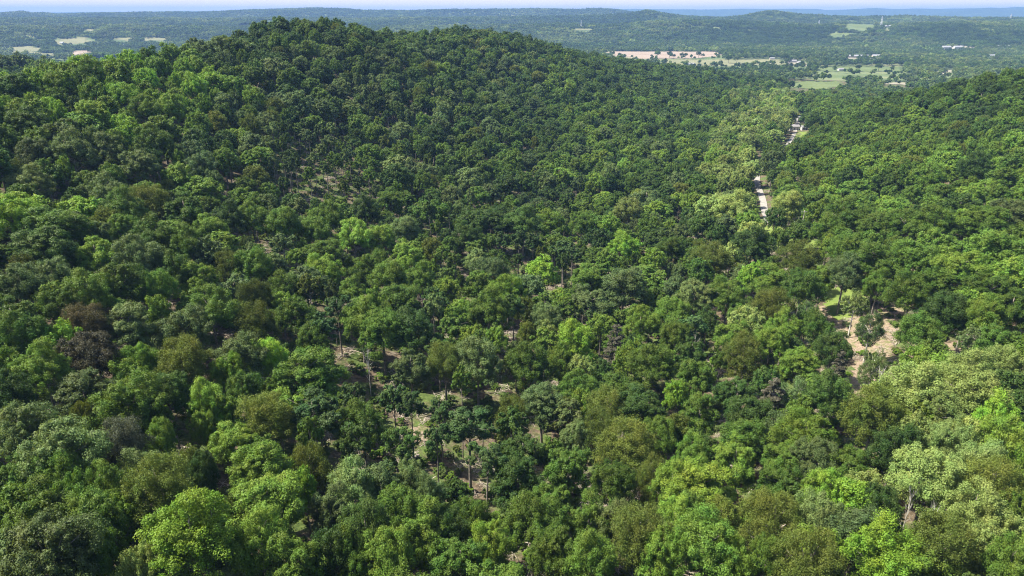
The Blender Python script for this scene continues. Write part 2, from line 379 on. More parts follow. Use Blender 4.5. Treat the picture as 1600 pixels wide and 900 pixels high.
def points_instances(name, pts, rotz, scl, tint, idx, coll, mat=None):
    me = bpy.data.meshes.new(name); me.vertices.add(len(pts)); me.vertices.foreach_set('co', np.asarray(pts, np.float32).ravel())
    def att(nm, ty, arr, key):
        a = me.attributes.new(nm, ty, 'POINT'); a.data.foreach_set(key, np.ascontiguousarray(arr).ravel())
    rot = np.zeros((len(pts), 3), np.float32); rot[:, 2] = rotz
    att('rot', 'FLOAT_VECTOR', rot, 'vector'); att('scl', 'FLOAT_VECTOR', np.asarray(scl, np.float32), 'vector')
    att('tint', 'FLOAT_COLOR', np.c_[tint, np.ones(len(pts))].astype(np.float32), 'color'); att('idx', 'INT', np.asarray(idx, np.int32), 'value')
    o = bpy.data.objects.new(name, me); COL.objects.link(o)
    ng = bpy.data.node_groups.new(name, 'GeometryNodeTree')
    ng.interface.new_socket('Geometry', in_out='INPUT', socket_type='NodeSocketGeometry'); ng.interface.new_socket('Geometry', in_out='OUTPUT', socket_type='NodeSocketGeometry')
    N = ng.nodes; L = ng.links
    gi, go = N.new('NodeGroupInput'), N.new('NodeGroupOutput')
    ci = N.new('GeometryNodeCollectionInfo'); ci.inputs[0].default_value = coll; ci.inputs[1].default_value = True; ci.inputs[2].default_value = True
    ip = N.new('GeometryNodeInstanceOnPoints'); ip.inputs['Pick Instance'].default_value = True
    def na(nm, ty):
        k = N.new('GeometryNodeInputNamedAttribute'); k.data_type = ty; k.inputs[0].default_value = nm; return k.outputs[0]
    L.new(gi.outputs[0], ip.inputs['Points']); L.new(ci.outputs[0], ip.inputs['Instance'])
    L.new(na('idx', 'INT'), ip.inputs['Instance Index']); L.new(na('scl', 'FLOAT_VECTOR'), ip.inputs['Scale'])
    er = N.new('FunctionNodeEulerToRotation'); L.new(na('rot', 'FLOAT_VECTOR'), er.inputs[0]); L.new(er.outputs[0], ip.inputs['Rotation'])
    L.new(ip.outputs[0], go.inputs[0])
    mod = o.modifiers.new('instances', 'NODES'); mod.node_group = ng
    return o

TINT = {'M': (.072, .126, .018), 'D': (.046, .086, .017), 'G': (.088, .132, .042), 'L': (.112, .186, .025), 'B': (.126, .226, .024), 'Y': (.158, .212, .056),
        'O': (.090, .120, .022), 'R': (.092, .085, .038), 'K': (.062, .058, .030), 'X': (.095, .112, .072), 'T': (.047, .088, .024), 'P': (.075, .070, .045), 'S': (.115, .165, .05)}
STY = {'M': 'broad', 'D': 'broad', 'G': 'broad', 'L': 'broad', 'B': 'broad', 'Y': 'broad', 'O': 'spiky', 'R': 'spiky', 'K': 'broad', 'X': 'spiky', 'T': 'thin', 'P': 'pine', 'S': 'loose', 'N': 'snag'}

# ------------------------------------------------------------------ clearings, tracks, fields (photo pixels of what lies on the ground)
def inpoly(px, py, poly):
    r = np.zeros(np.shape(px), bool); j = len(poly) - 1
    for i in range(len(poly)):
        xi, yi = poly[i]; xj, yj = poly[j]
        c = ((yi > py) != (yj > py)) & (px < (xj - xi) * (py - yi) / (yj - yi + 1e-9) + xi); r ^= c; j = i
    return r
SOIL = [[(1268, 482), (1300, 488), (1325, 500), (1345, 478), (1385, 465), (1412, 475), (1412, 510), (1395, 545), (1375, 590), (1345, 612), (1325, 600), (1330, 560), (1310, 528), (1285, 512)],
        [(1418, 530), (1512, 532), (1508, 562), (1425, 560)], [(1322, 590), (1352, 596), (1345, 640), (1326, 636)], [(1490, 640), (1530, 640), (1530, 672), (1495, 670)]]
MEADOW = [[(1284, 452), (1340, 448), (1352, 470), (1330, 500), (1300, 502), (1280, 486)], [(1190, 352), (1215, 350), (1225, 372), (1275, 374), (1285, 386), (1262, 397), (1225, 392), (1200, 378)],
          [(1235, 205), (1262, 205), (1262, 213), (1238, 216)]]
ROAD = [(1203, 352), (1195, 334), (1192, 312), (1184, 292), (1182, 275), (1190, 262), (1205, 252), (1222, 238), (1234, 222), (1240, 212), (1244, 200), (1248, 188)]
FIELDS = [  # name, label, colour key, polygon
    ('field', 'tan', [(942, 80.0), (1120, 81.0), (1132, 87.5), (1085, 91.5), (1000, 92), (962, 88)]),
    ('field', 'straw', [(1020, 93.2), (1110, 94), (1222, 93), (1228, 101), (1130, 104), (1030, 100)]),
    ('field', 'green', [(1272, 105), (1415, 103.6), (1412, 111), (1345, 113), (1288, 111.5)]),
    ('field', 'green', [(1222, 129.5), (1312, 127), (1325, 133), (1300, 140), (1232, 138)]),
    ('field', 'pale', [(1372, 129.5), (1418, 129), (1420, 134), (1378, 133.5)]),
    ('field', 'green', [(1228, 145), (1245, 144), (1262, 154), (1250, 158)]),
    ('field', 'green', [(1318, 38.2), (1345, 37.0), (1369, 38.5), (1369, 44.5), (1340, 45.5), (1322, 42)]),
    ('field', 'straw', [(1382, 41), (1394, 40.6), (1394, 45), (1384, 45.4)]),
    ('field', 'straw', [(10, 74.5), (60, 71.5), (66, 84), (20, 85)]),
    ('field', 'straw', [(66, 84), (95, 83), (95, 90), (70, 91)]),
    ('field', 'tan', [(108, 80), (146, 78.5), (150, 91), (106, 92)]),
    ('field', 'tan', [(38, 55.5), (72, 54.8), (74, 58), (44, 58.5)]),
    ('field', 'straw', [(78, 61), (140, 58.5), (158, 65), (90, 70)]),
    ('field', 'pale', [(156, 53), (170, 51), (172, 58), (160, 61)]),
    ('field', 'straw', [(172, 59.5), (228, 58.8), (262, 60), (262, 63), (178, 64)]),
    ('field', 'straw', [(120, 47.5), (150, 44.5), (152, 46.5), (124, 50)]),
    ('field', 'straw', [(892, 44.8), (925, 44.6), (930, 47), (897, 47.4)]),
    ('field', 'green', [(1290, 52.5), (1330, 52), (1332, 56), (1296, 57)]),
    ('field', 'pale', [(1320, 87.5), (1378, 87), (1378, 91), (1325, 92)]),
    ('field', 'pale', [(1465, 73.6), (1528, 73.8), (1528, 77.5), (1470, 77.5)]),
    ('field', 'pale', [(1535, 85.5), (1565, 86), (1562, 91), (1545, 92)]),
    ('field', 'pale', [(1462, 109), (1490, 109), (1488, 117), (1468, 116)]),
    ('field', 'pale', [(1228, 96), (1262, 95), (1262, 103), (1236, 104)]),
]
SPARSE = [([(560, 660), (640, 635), (700, 690), (700, 740), (735, 790), (800, 830), (760, 850), (700, 800), (620, 760), (560, 740)], 0.22),
          ([(540, 540), (700, 560), (700, 640), (600, 650), (540, 640)], 0.4),
          ([(430, 225), (545, 235), (600, 320), (590, 350), (480, 345), (425, 300)], 0.6),
          ([(770, 370), (900, 370), (910, 450), (870, 470), (780, 440)], 0.4),
          ([(660, 470), (720, 460), (740, 510), (690, 520)], 0.5)]
BARE = SOIL + MEADOW

# ------------------------------------------------------------------ traced trees: (x, y, width, kind) in zoomed tile pixels, scale 2.963
TR = {
 (0, 600): "60,60,180,D 100,220,210,G 300,330,330,G 560,300,210,X 590,110,260,M 780,60,200,D 960,100,180,L 940,200,110,L 1130,40,160,M 1240,170,230,O 400,170,130,O 750,265,130,L 1450,120,280,T 740,510,290,O 940,430,150,D 250,450,200,M 70,450,180,M 480,520,190,M 200,620,260,M 430,640,240,M 540,640,130,L 880,720,370,B 1200,400,240,L 1240,560,300,L 1440,390,190,O 1410,490,130,B 1530,600,210,G 1200,740,260,L 240,800,330,G 60,830,190,G 430,790,190,M 650,870,160,Y 790,850,160,Y 1100,620,150,O 1360,850,240,M 1540,800,220,D 860,560,120,D 80,600,170,M 330,560,170,M 1050,130,150,M 700,160,170,M",
 (530, 600): "110,200,240,M 60,500,240,G 200,480,210,G 330,460,180,G 420,540,170,G 280,600,230,M 390,700,260,M 120,700,270,D 220,810,270,M 510,690,230,D 60,820,200,M 560,830,250,M 700,760,200,L 470,120,140,T 600,190,250,T 450,240,120,T 800,160,190,O 940,90,200,G 680,330,170,T 850,320,200,D 830,450,210,D 980,560,220,M 900,650,260,M 1060,390,240,M 1270,480,220,M 1320,300,260,O 1200,220,190,O 1090,250,140,G 1150,640,210,M 990,790,240,M 1170,850,250,L 1400,720,290,O 1540,470,190,L 1540,660,210,L 1480,250,200,M 1570,230,160,O 1230,120,190,O 1390,110,240,D 1560,60,120,B 1500,810,240,L 1250,650,190,G 1450,450,160,O 660,150,140,T 330,90,140,T 250,60,140,T 60,60,160,T 980,330,140,M 1130,110,150,M",
 (1060, 600): "100,130,170,M 30,230,150,M 300,250,190,M 60,340,150,M 260,350,220,L 110,480,260,L 60,620,210,L 130,760,290,L 200,640,160,O 330,140,190,D 430,80,200,P 590,250,220,L 460,220,140,G 640,360,190,G 480,360,170,M 480,480,200,M 700,520,210,B 820,580,170,B 440,640,260,O 640,640,230,G 620,530,160,L 900,150,260,O 1060,50,280,Y 1080,150,190,L 1200,150,230,Y 1350,60,270,Y 1000,310,190,D 1090,250,160,Y 1150,440,270,Y 1260,300,210,Y 1340,270,180,Y 1470,190,200,B 1510,290,230,L 1400,400,220,Y 1440,480,230,O 1560,420,150,B 1350,630,260,Y 1470,700,210,Y 1560,600,170,M 950,810,290,B 640,780,210,L 600,860,300,O 420,820,170,L 820,700,250,G 1200,770,290,O 1380,780,190,Y 1520,850,210,L 930,600,190,D 880,500,140,Y 545,70,170,S 700,60,190,D 1500,60,200,D 1560,130,150,D 250,850,190,L 1100,860,210,M 560,140,140,M 780,400,160,M",
 (0, 300): "60,120,190,B 390,90,140,B 490,150,130,O 250,160,220,M 200,260,210,D 440,200,140,G 560,90,180,M 700,50,160,O 850,80,190,M 440,290,180,L 640,320,210,G 720,220,180,M 850,250,180,M 970,170,150,M 1170,130,140,M 1310,150,180,L 1450,180,150,M 1520,120,150,M 960,290,160,G 1150,350,180,L 1050,350,130,O 1270,350,140,G 820,370,160,M 720,450,160,L 920,410,150,L 550,430,210,M 420,480,200,M 250,400,160,G 100,430,170,G 250,500,140,L 310,530,150,M 60,600,230,M 110,690,200,M 410,630,180,R 410,770,230,K 290,705,150,B 600,620,220,G 740,570,130,L 850,650,210,G 980,560,220,M 1180,490,140,O 1180,620,200,O 1330,450,150,M 1420,430,180,G 1500,370,170,L 1370,580,190,M 1100,780,210,G 1220,770,180,B 850,800,240,O 1050,850,160,B 650,800,160,B 200,830,190,L 40,820,140,M 1440,830,260,M 600,880,140,L 1490,620,160,T 1560,520,150,T 1450,700,170,M 560,180,140,M 1060,130,150,D",
 (530, 300): "70,210,160,L 190,220,140,L 320,310,150,L 430,270,130,O 240,40,150,M 120,90,150,D 420,90,130,M 740,130,160,D 620,140,150,D 850,150,180,D 980,150,150,M 990,250,120,M 1320,260,140,B 1250,160,120,L 1340,90,140,Y 1420,30,160,G 1440,170,120,M 1150,400,160,M 1450,320,120,L 1530,270,130,M 1320,440,230,G 1160,510,210,G 930,380,140,B 780,460,160,B 870,440,150,G 690,560,240,M 560,560,130,L 280,500,210,M 380,400,130,M 500,450,120,L 640,430,140,M 230,400,180,M 100,590,200,L 200,650,220,M 340,640,220,D 540,600,120,M 620,680,130,L 730,690,140,L 870,660,120,O 960,680,110,Y 1090,700,210,B 960,590,150,G 860,540,110,O 1040,530,130,B 1400,620,160,L 1280,700,180,P 1340,780,150,L 880,800,230,M 640,780,250,G 490,790,190,O 1020,800,160,M 1450,800,190,M 1120,840,140,Y 1560,680,170,M 1540,560,160,M 330,810,170,G 760,220,90,T 830,210,90,T 900,230,90,T 1040,260,110,T 1080,290,90,T 470,520,90,T 600,200,130,D 300,180,140,G 1120,150,130,M 1200,220,130,D",
 (1060, 300): "690,100,150,M 700,190,150,M 930,160,160,M 790,120,170,M 510,60,150,Y 450,130,100,D 330,190,150,Y 260,70,180,Y 150,80,140,Y 70,50,120,L 120,150,120,D 180,200,100,D 340,250,190,D 470,212,80,M 240,300,130,Y 150,320,170,O 100,370,150,M 330,400,130,B 430,360,110,M 80,480,210,G 230,480,170,M 560,320,180,O 570,440,190,M 660,410,130,L 770,380,180,G 790,270,180,M 930,330,190,M 920,440,110,L 1080,300,200,L 1200,250,160,L 1300,340,220,L 1420,270,200,L 1510,290,200,L 1540,100,160,G 1430,140,170,M 1300,80,140,D 1450,450,180,M 1240,570,200,D 1080,470,190,M 1340,540,150,L 1420,590,180,L 1540,530,160,M 1120,660,180,M 815,525,100,S 590,560,80,S 890,640,120,S 430,540,200,O 490,640,150,L 715,725,150,D 740,830,150,P 900,825,150,S 320,610,160,Y 300,760,190,O 560,800,150,L 430,700,150,L 1480,700,170,M 1360,700,120,S 1190,770,130,M 1100,810,150,L 1500,810,160,Y 1330,850,210,Y 1220,850,170,L 60,620,130,T 130,610,110,D 60,740,130,D 1190,440,150,M 1050,170,150,M 1180,150,160,M 880,240,130,M 640,640,130,M 1560,400,150,L 560,200,90,D",
}
ENTRIES = []
for (ox, oy), s in TR.items():
    for e in s.split():
        x, y, w, k = e.split(','); ENTRIES.append((ox + int(x) / 2.963, oy + int(y) / 2.963, int(w) / 2.963, k))
ENTRIES += [(1247, 618, 15, 'N'), (1420, 790, 15, 'N'), (1085, 545, 12, 'N'), (1452, 822, 14, 'N'), (575, 565, 13, 'N'), (1372, 600, 16, 'N')]
ENTRIES += [(120, 100, 26, 'D'), (153, 85, 26, 'M'), (205, 80, 22, 'D'), (228, 72, 20, 'D'), (260, 70, 22, 'D'), (385, 36, 22, 'D'), (20, 135, 50, 'D'), (40, 120, 30, 'D')]

T_x, T_y, T_z, T_r, T_h, T_k, T_s, T_tr = [], [], [], [], [], [], [], []
def put(x, y, r, h, k, sty, traced):
    T_x.append(x); T_y.append(y); T_r.append(r); T_h.append(h); T_k.append(k); T_s.append(sty); T_tr.append(traced)
rs = random.Random(5)
for px, py, w, k in ENTRIES:
    sty = STY[k]
    if k in 'MDG' and rs.random() < 0.4: sty = 'oval'
    if k == 'L' and rs.random() < 0.25: sty = 'oval'
    hfac = {'thin': 0.80, 'bush': 0.5}.get(sty, 0.67)
    c, t = cast(px, py, 12.0)
    for _ in range(2):
        r = w / 2 * t / F * 1.0
        h = min(25, max(9, 11.5 + r * 1.5)) if sty != 'thin' else min(24, 17 + r * .8)
        if sty == 'snag': h = 17
        c, t = cast(px, py, h * hfac)
    put(c[0], c[1], r * 1.0, h, k, sty, True)
n_tr = len(T_x)
ISO = [(1027, 91, 9.5, 'L', 'pale round tree standing left of the others at the tan field edge'), (1046, 91, 8.5, 'D', 'dark tree, left one of the pair below the tan field'), (1053, 92, 5.5, 'D', 'small dark tree touching the right side of the dark field tree'),
       (1065, 91, 6.5, 'D', 'left half of the blocky twin trees below the tan field'), (1071, 91, 6.5, 'D', 'right half of the blocky twin trees below the tan field'), (1080, 91, 4.5, 'M', 'small slim tree between the blocky twins and round tree'),
       (1091, 91, 8.5, 'D', 'round dark tree right of the slim one below the tan field'), (1098, 91, 5.5, 'G', 'small grey green tree right of the round dark field tree'), (1018, 90, 3.5, 'D', 'tiny dark bush tree at the left of the tan field edge'),
       (1138, 99, 10, 'D', 'dark tree in front of the straw pasture, left of its pair'), (1151, 99, 9, 'G', 'grey green tree in front of the straw pasture, right of its pair'), (1225, 98, 11, 'D', 'tall dark tree beside the white house on the plain'),
       (1232, 100, 7, 'D', 'smaller dark tree between tall dark tree and white house'), (1340, 112, 8, 'D', 'dark tree at the near edge of the green pasture strip'), (1372, 112, 9, 'M', 'green tree standing at the near edge of the pasture strip')]
for px, py, w, k, lab in ISO:
    c, t = cast(px, py, t0=900); r = w / 2 * t / F; put(c[0], c[1], r, 2.1 * r + 2, k, 'broad', True)
n_iso = len(T_x)

# ------------------------------------------------------------------ the rest of the forest, nearest first
def px_density(px, py, x, y, far):
    d = np.ones(len(px))
    for poly in BARE: d[inpoly(px, py, poly)] = 0
    d[(px > 430) & (px < 900) & (py > 200) & (py < 860)] = .96
    d[(px > 480) & (px < 860) & (py > 360) & (py < 860)] = .84
    for poly, v in SPARSE: d[inpoly(px, py, poly)] = v
    return d
def seg_dist(px, py, line):
    d = np.full(np.shape(px), 1e9)
    for (x0, y0), (x1, y1) in zip(line[:-1], line[1:]):
        vx, vy = x1 - x0, y1 - y0; t = np.clip(((px - x0) * vx + (py - y0) * vy) / (vx * vx + vy * vy), 0, 1)
        d = np.minimum(d, np.hypot(px - x0 - t * vx, py - y0 - t * vy))
    return d
ROAD_W = [cast(a, b)[0][:2] for a, b in ROAD]
FIELD_W = [[cast(a, b, tmax=9000, t0=900)[0][:2] for a, b in f[2]] for f in FIELDS]
def classes(px, py, x, y, rng):
    """which kind and leaf tint of tree stands where"""
    n = len(px); u = rng.random(n)
    def pick(w):
        ks = list(w); c = np.cumsum([w[k] for k in ks]); return np.array(ks)[np.searchsorted(c / c[-1], u)]
    out = pick({'D': .3, 'M': .38, 'G': .17, 'L': .1, 'O': .05})
    def reg(mask, w):
        out[mask] = pick(w)[mask]
    reg((px < 450) & (py > 230), {'M': .38, 'G': .28, 'L': .15, 'D': .15, 'O': .04})
    reg((px > 430) & (px < 900) & (py < 420), {'D': .33, 'G': .27, 'M': .33, 'O': .07})
    reg((px > 850) & (px < 1200) & (py < 320), {'M': .45, 'D': .25, 'L': .2, 'G': .1})
    reg((px > 230) & (px < 900) & (py < 110), {'D': .55, 'M': .4, 'O': .05})
    reg((px > 900) & (px < 1180) & (py < 175) & (np.hypot(x, y) < 1300), {'D': .55, 'M': .45})
    reg(((px - 175) / 185) ** 2 + ((py - 190) / 88) ** 2 < 1, {'L': .45, 'B': .38, 'M': .17})  # sunlit left slope: its light is put into brighter leaf tints
    reg((px > 1225) & (py > 130), {'L': .36, 'M': .42, 'D': .15, 'O': .07})
    reg((px > 1225) & (py > 90) & (py < 215) & (np.hypot(x, y) < 1100), {'L': .1, 'M': .45, 'D': .45})
    reg((seg_dist(px, py, [(1235, 185), (1205, 210), (1165, 240), (1140, 290), (1150, 340), (1185, 370)]) < 44) & (px < 1240) & (py < 400), {'Y': .62, 'L': .2, 'M': .12, 'S': .06})
    reg((seg_dist(px, py, [(1250, 150), (1200, 155), (1150, 165)]) < 14) & (np.hypot(x, y) < 1500), {'Y': .3, 'L': .2, 'M': .5})
    far = np.hypot(x, y) > 1300
    reg(far, {'D': .25, 'M': .35, 'G': .32, 'Y': .08})
    fx = vnoise(x / 260, y / 260, 77)
    reg(far & (fx > .66), {'Y': .3, 'G': .5, 'M': .2}); reg(far & (fx < .3), {'D': .8, 'M': .2})
    return out
def jitter_grid(rmin, rmax, sp, az0, az1, rng):
    xs = np.arange(-rmax, rmax, sp); X, Y = np.meshgrid(xs, np.arange(-150 if rmin < 100 else 0, rmax, sp))
    X = X.ravel() + rng.uniform(-.42, .42, X.size) * sp; Y = Y.ravel() + rng.uniform(-.42, .42, Y.size) * sp
    r = np.hypot(X, Y); a = np.degrees(np.arctan2(X, Y))
    m = (r >= rmin) & (r < rmax) & (((a > az0) & (a < az1)) | (r < 130)); return X[m], Y[m]
rngf = np.random.default_rng(11)
tx, ty, trr = np.array(T_x), np.array(T_y), np.array(T_r)
X, Y = jitter_grid(0, 1350, 4.4, -56, 56, rngf)
Zg = height(X, Y); px, py, dep = project(X, Y, Zg); rr_ = np.hypot(X, Y)
fld = 0.5 + fbm(X / 75, Y / 75, 61) * 1.5                       # stands of big and of small crowns
R0 = 4.15 * np.exp(rngf.normal(0, .34, len(X))) * (0.78 + 0.5 * np.clip(fld, 0, 1))
R0 *= np.where((px < 330) & (py < 260), 1.12, 1.0) * np.where((px > 1225) | ((px > 400) & (py < 340)), 1.14, 1.0)
R0 = np.clip(R0, 2.3, 7.6)
keep = rngf.random(len(X)) < px_density(px, py, X, Y, False)
for hh, ww in ((4, 0), (8, .6), (8, -.6), (12, .7), (12, -.7), (16, 0), (20, 0)):
    ax, ay, _ = project(X + ww * R0, Y, Zg + hh)
    for poly in SOIL + MEADOW: keep &= ~(inpoly(ax, ay, poly) & (rngf.random(len(X)) < .95))
    for q_, (poly, v_) in enumerate(SPARSE): keep &= ~(inpoly(ax, ay, poly) & (rngf.random(len(X)) < (.2 if q_ == 0 else .1)))
    for f_ in FIELDS: keep &= ~(inpoly(ax, ay, f_[2]) & (rr_ > 1150) & (rngf.random(len(X)) < .8))
    keep &= ~((seg_dist(ax, ay, [(1195, 333), (1192, 312), (1186, 294)]) < 7) & (rr_ > 300) & (rr_ < 560))
    keep &= ~((seg_dist(ax, ay, [(1206, 256), (1226, 240), (1240, 216)]) < 7) & (rr_ > 560) & (rr_ < 960))
rd = seg_dist(X, Y, [tuple(p) for p in ROAD_W]); keep &= rd > 6.5
for poly in FIELD_W: keep &= ~inpoly(X, Y, poly)
idx = np.where(keep)[0]; idx = idx[np.argsort(-(R0[idx] * np.exp(rngf.normal(0, .25, len(idx)))))]
cell = {}
for j in range(n_tr): cell.setdefault((int(tx[j] // 14), int(ty[j] // 14)), []).append((tx[j], ty[j], trr[j] * .98))
acc = []
for i in idx:
    x, y, r = X[i], Y[i], R0[i]; cx_, cy_ = int(x // 14), int(y // 14); bad = False
    for gx in (cx_ - 1, cx_, cx_ + 1):
        for gy in (cy_ - 1, cy_, cy_ + 1):
            for (a_, b_, c_) in cell.get((gx, gy), ()):
                if (a_ - x) ** 2 + (b_ - y) ** 2 < (.80 * (r + c_)) ** 2: bad = True; break
            if bad: break
        if bad: break
    if not bad: cell.setdefault((cx_, cy_), []).append((x, y, r)); acc.append(i)
X, Y, Zg, px, py, R0 = (v[acc] for v in (X, Y, Zg, px, py, R0))
kk = classes(px, py, X, Y, rngf)
traced_zone = (py > 330) & (np.hypot(X, Y) < 480)
insparse = np.zeros(len(X), bool)
for poly, v in SPARSE: insparse |= inpoly(px, py, poly)
pinch = (px > 430) & (px < 900) & (py > 200) & (py < 520)
lowc = (px > 430) & (px < 900) & (py >= 520) & (py < 860)
for i in range(len(X)):
    k = kk[i]; sty = STY[k]
    if k in 'MLDGY' and rngf.random() < 0.45: sty = 'oval'
    h = 11.5 + R0[i] * 1.45 + rngf.uniform(-2.5, 4)
    r = R0[i]
    if traced_zone[i]: h *= 0.80; r *= 0.9
    if insparse[i] or (pinch[i] and rngf.random() < 0.22) or (lowc[i] and rngf.random() < .5): sty = 'thin'; h = rngf.uniform(17, 23); r = min(r, rngf.uniform(3.0, 4.4))
    put(X[i], Y[i], r, h, k, sty, False)

T_x, T_y, T_r, T_h = map(np.array, (T_x, T_y, T_r, T_h)); T_tr = np.array(T_tr); T_k = np.array(T_k); T_s = np.array(T_s)
T_z = height(T_x, T_y)

# which trees show largest: paint crown discs back to front, count the pixels left
cx, cy, cd = project(T_x, T_y, T_z + T_h * 0.66)
buf = np.full((450, 800), -1, np.int32)
order = np.argsort(-cd)
for i in order:
    rr = T_r[i] * F / cd[i] / 2; x0, y0 = cx[i] / 2, cy[i] / 2; ry = rr * 1.05
    if x0 + rr < 0 or x0 - rr > 800 or y0 + ry < 0 or y0 - ry > 450 or cd[i] < 20: continue
    a, b, c, d = int(max(0, x0 - rr)), int(min(800, x0 + rr + 1)), int(max(0, y0 - ry)), int(min(450, y0 + ry + 1))
    yy, xx = np.mgrid[c:d, a:b]; m = ((xx - x0) / max(rr, .5)) ** 2 + ((yy - y0) / max(ry, .5)) ** 2 < 1
    buf[c:d, a:b][m] = i
vis = np.bincount(buf[buf >= 0], minlength=len(T_x)).astype(float)
vis[T_s == 'snag'] += 1e5; vis[n_tr:n_iso] += 1e5
N_IND = 298
ind = np.argsort(-vis)[:N_IND]
is_ind = np.zeros(len(T_x), bool); is_ind[ind] = True

# ------------------------------------------------------------------ individual trees
def scale_for(sty, r, h):
    R0_ = {'broad': 5.5, 'oval': 4.6, 'thin': 3.6, 'loose': 5.5, 'spiky': 5.5, 'pine': 4.2, 'snag': 3.5}[sty]
    H0_ = {'broad': 18, 'oval': 18.5, 'thin': 18.5, 'loose': 18, 'spiky': 17, 'pine': 18.5, 'snag': 17}[sty]
    return r / R0_, h / H0_
def tint_of(k, rng, amt=0.17):
    t = np.array(TINT.get(k, TINT['M'])); f = math.exp(rng.normal(0, amt)); w = rng.normal(0, 0.04)
    return (t[0] * f * (1 + w), t[1] * f, t[2] * f * (1 - w))
KIND_NAME = {'pine': 'pine_tree', 'snag': 'dead_tree'}
rngt = np.random.default_rng(99)
roots = []
for i in sorted(ind, key=lambda j: cd[j]):
    sty, k = T_s[i], T_k[i]
    var = int(rngt.integers(0, NVAR.get(sty, 2)))
    tm, cm = HERO[(sty, var)]
    sx, sz = scale_for(sty, T_r[i], T_h[i])
    root = bpy.data.objects.new(KIND_NAME.get(sty, 'broadleaf_tree'), None); COL.objects.link(root)
    root.location = (T_x[i], T_y[i], T_z[i] - 0.2); root.rotation_euler = (0, 0, rngt.uniform(0, 6.28)); root.scale = (sx * rngt.uniform(.86, 1.14), sx * rngt.uniform(.86, 1.14), sz)
    link('trunk', tm, root)
    if cm:
        c = link('crown', cm, root)
        c['tint'] = [float(v) for v in tint_of(k, rngt)]
    roots.append((i, root))

# labels: look first, then what stands beside it
LOOK = {'M': 'mid green', 'D': 'dark green', 'G': 'grey green', 'L': 'light green', 'B': 'bright yellow green', 'Y': 'pale yellow green', 'O': 'olive green',
        'R': 'rusty brown', 'K': 'dark brown', 'X': 'dull grey', 'T': 'mid green', 'P': 'brownish', 'S': 'pale green', 'N': 'bare whitish'}
LAND = [('the dark brown tree', 138, 560), ('the dull grey tree', 190, 700), ('the big yellow green tree', 297, 843), ('the dark fallen log', 638, 722),
        ('the round bright tree', 898, 536), ('the bare soil patch', 1360, 520), ('the mown meadow', 1300, 475), ('the paired utility poles', 1245, 350),
        ('the bottom right bright tree', 1380, 873), ('the pale yellow trees', 1448, 750), ('the whitish dead tree', 1247, 620), ('the lone clearing tree', 567, 668),
        ('the brushy clearing', 760, 810), ('the dark hollow', 1330, 625), ('the bare slope trunks', 810, 410), ('the left edge', 0, 520), ('the right edge', 1600, 560),
        ('the bottom edge centre', 800, 895), ('the bottom left corner', 0, 895), ('the bottom right corner', 1600, 895), ('the olive feathery tree', 250, 772), ('the creek thicket', 1100, 620),
        ('the thin slope grove', 500, 290), ('the hill summit', 440, 40), ('the gravel road', 1192, 315)]
used = {}
todo = []
for i, root in roots:
    x, y = cx[i], cy[i]; k, sty = T_k[i], T_s[i]
    size = 2 * T_r[i] * F / cd[i]
    sz = 'large' if T_r[i] > 6.3 else ('small' if T_r[i] < 3.8 else 'middling')
    shape = {'broad': 'round crowned', 'oval': 'oval crowned', 'thin': 'thin tall', 'loose': 'airy', 'spiky': 'feathery crowned', 'pine': 'layered pine', 'snag': 'leafless'}[sty]
    cands = sorted(LAND, key=lambda q: math.hypot(q[1] - x, (q[2] - y) * 1.2))
    todo.append((i, root, f"{LOOK[k]} {shape} tree" if sty != 'pine' else f"{LOOK[k]} layered pine tree", sz, cands, x, y))
ORD = ['nearest to', 'second nearest to', 'third nearest to', 'fourth nearest to', 'fifth nearest to', 'sixth nearest to', 'seventh nearest to', 'eighth nearest to']
def where(x, y, q):
    dx, dy = x - q[1], y - q[2]
    if math.hypot(dx, dy) < 14: return 'beside'
    if abs(dx) > 1.3 * abs(dy): return 'right of' if dx > 0 else 'left of'
    return 'in front of' if dy > 0 else 'behind'
byl = {}
SAMEK = {}
for t in todo: SAMEK.setdefault(t[2], []).append(t)
for t in todo:
    i, root, look, sz, cands, x, y = t
    q = cands[0]; byl.setdefault((look, where(x, y, q), q[0]), []).append((math.hypot(x - q[1], y - q[2]), t))
NTH = ['nearest of them', 'second nearest', 'third nearest', 'fourth nearest', 'fifth nearest', 'sixth nearest', 'seventh nearest', 'eighth nearest', 'ninth nearest', 'tenth nearest', 'eleventh nearest', 'twelfth nearest']
for (look, wh, name), lst in byl.items():
    lst.sort(key=lambda e: e[0])
    for n_, (d, t) in enumerate(lst):
        root = t[1]; lab = f"{look} {wh} {name}" + ('' if len(lst) == 1 else ', ' + NTH[min(n_, 11)])
        base = root.name.split('.')[0]
        if n_tr <= t[0] < n_iso: tag(root, ISO[t[0] - n_tr][4], 'tree', 'single trees in the farmland'); continue
        tag(root, lab, 'dead tree' if base == 'dead_tree' else 'tree', {'pine_tree': 'pines among the broadleaf forest', 'dead_tree': 'bare dead trees in the forest'}.get(base, 'broadleaf trees of the near forest'))

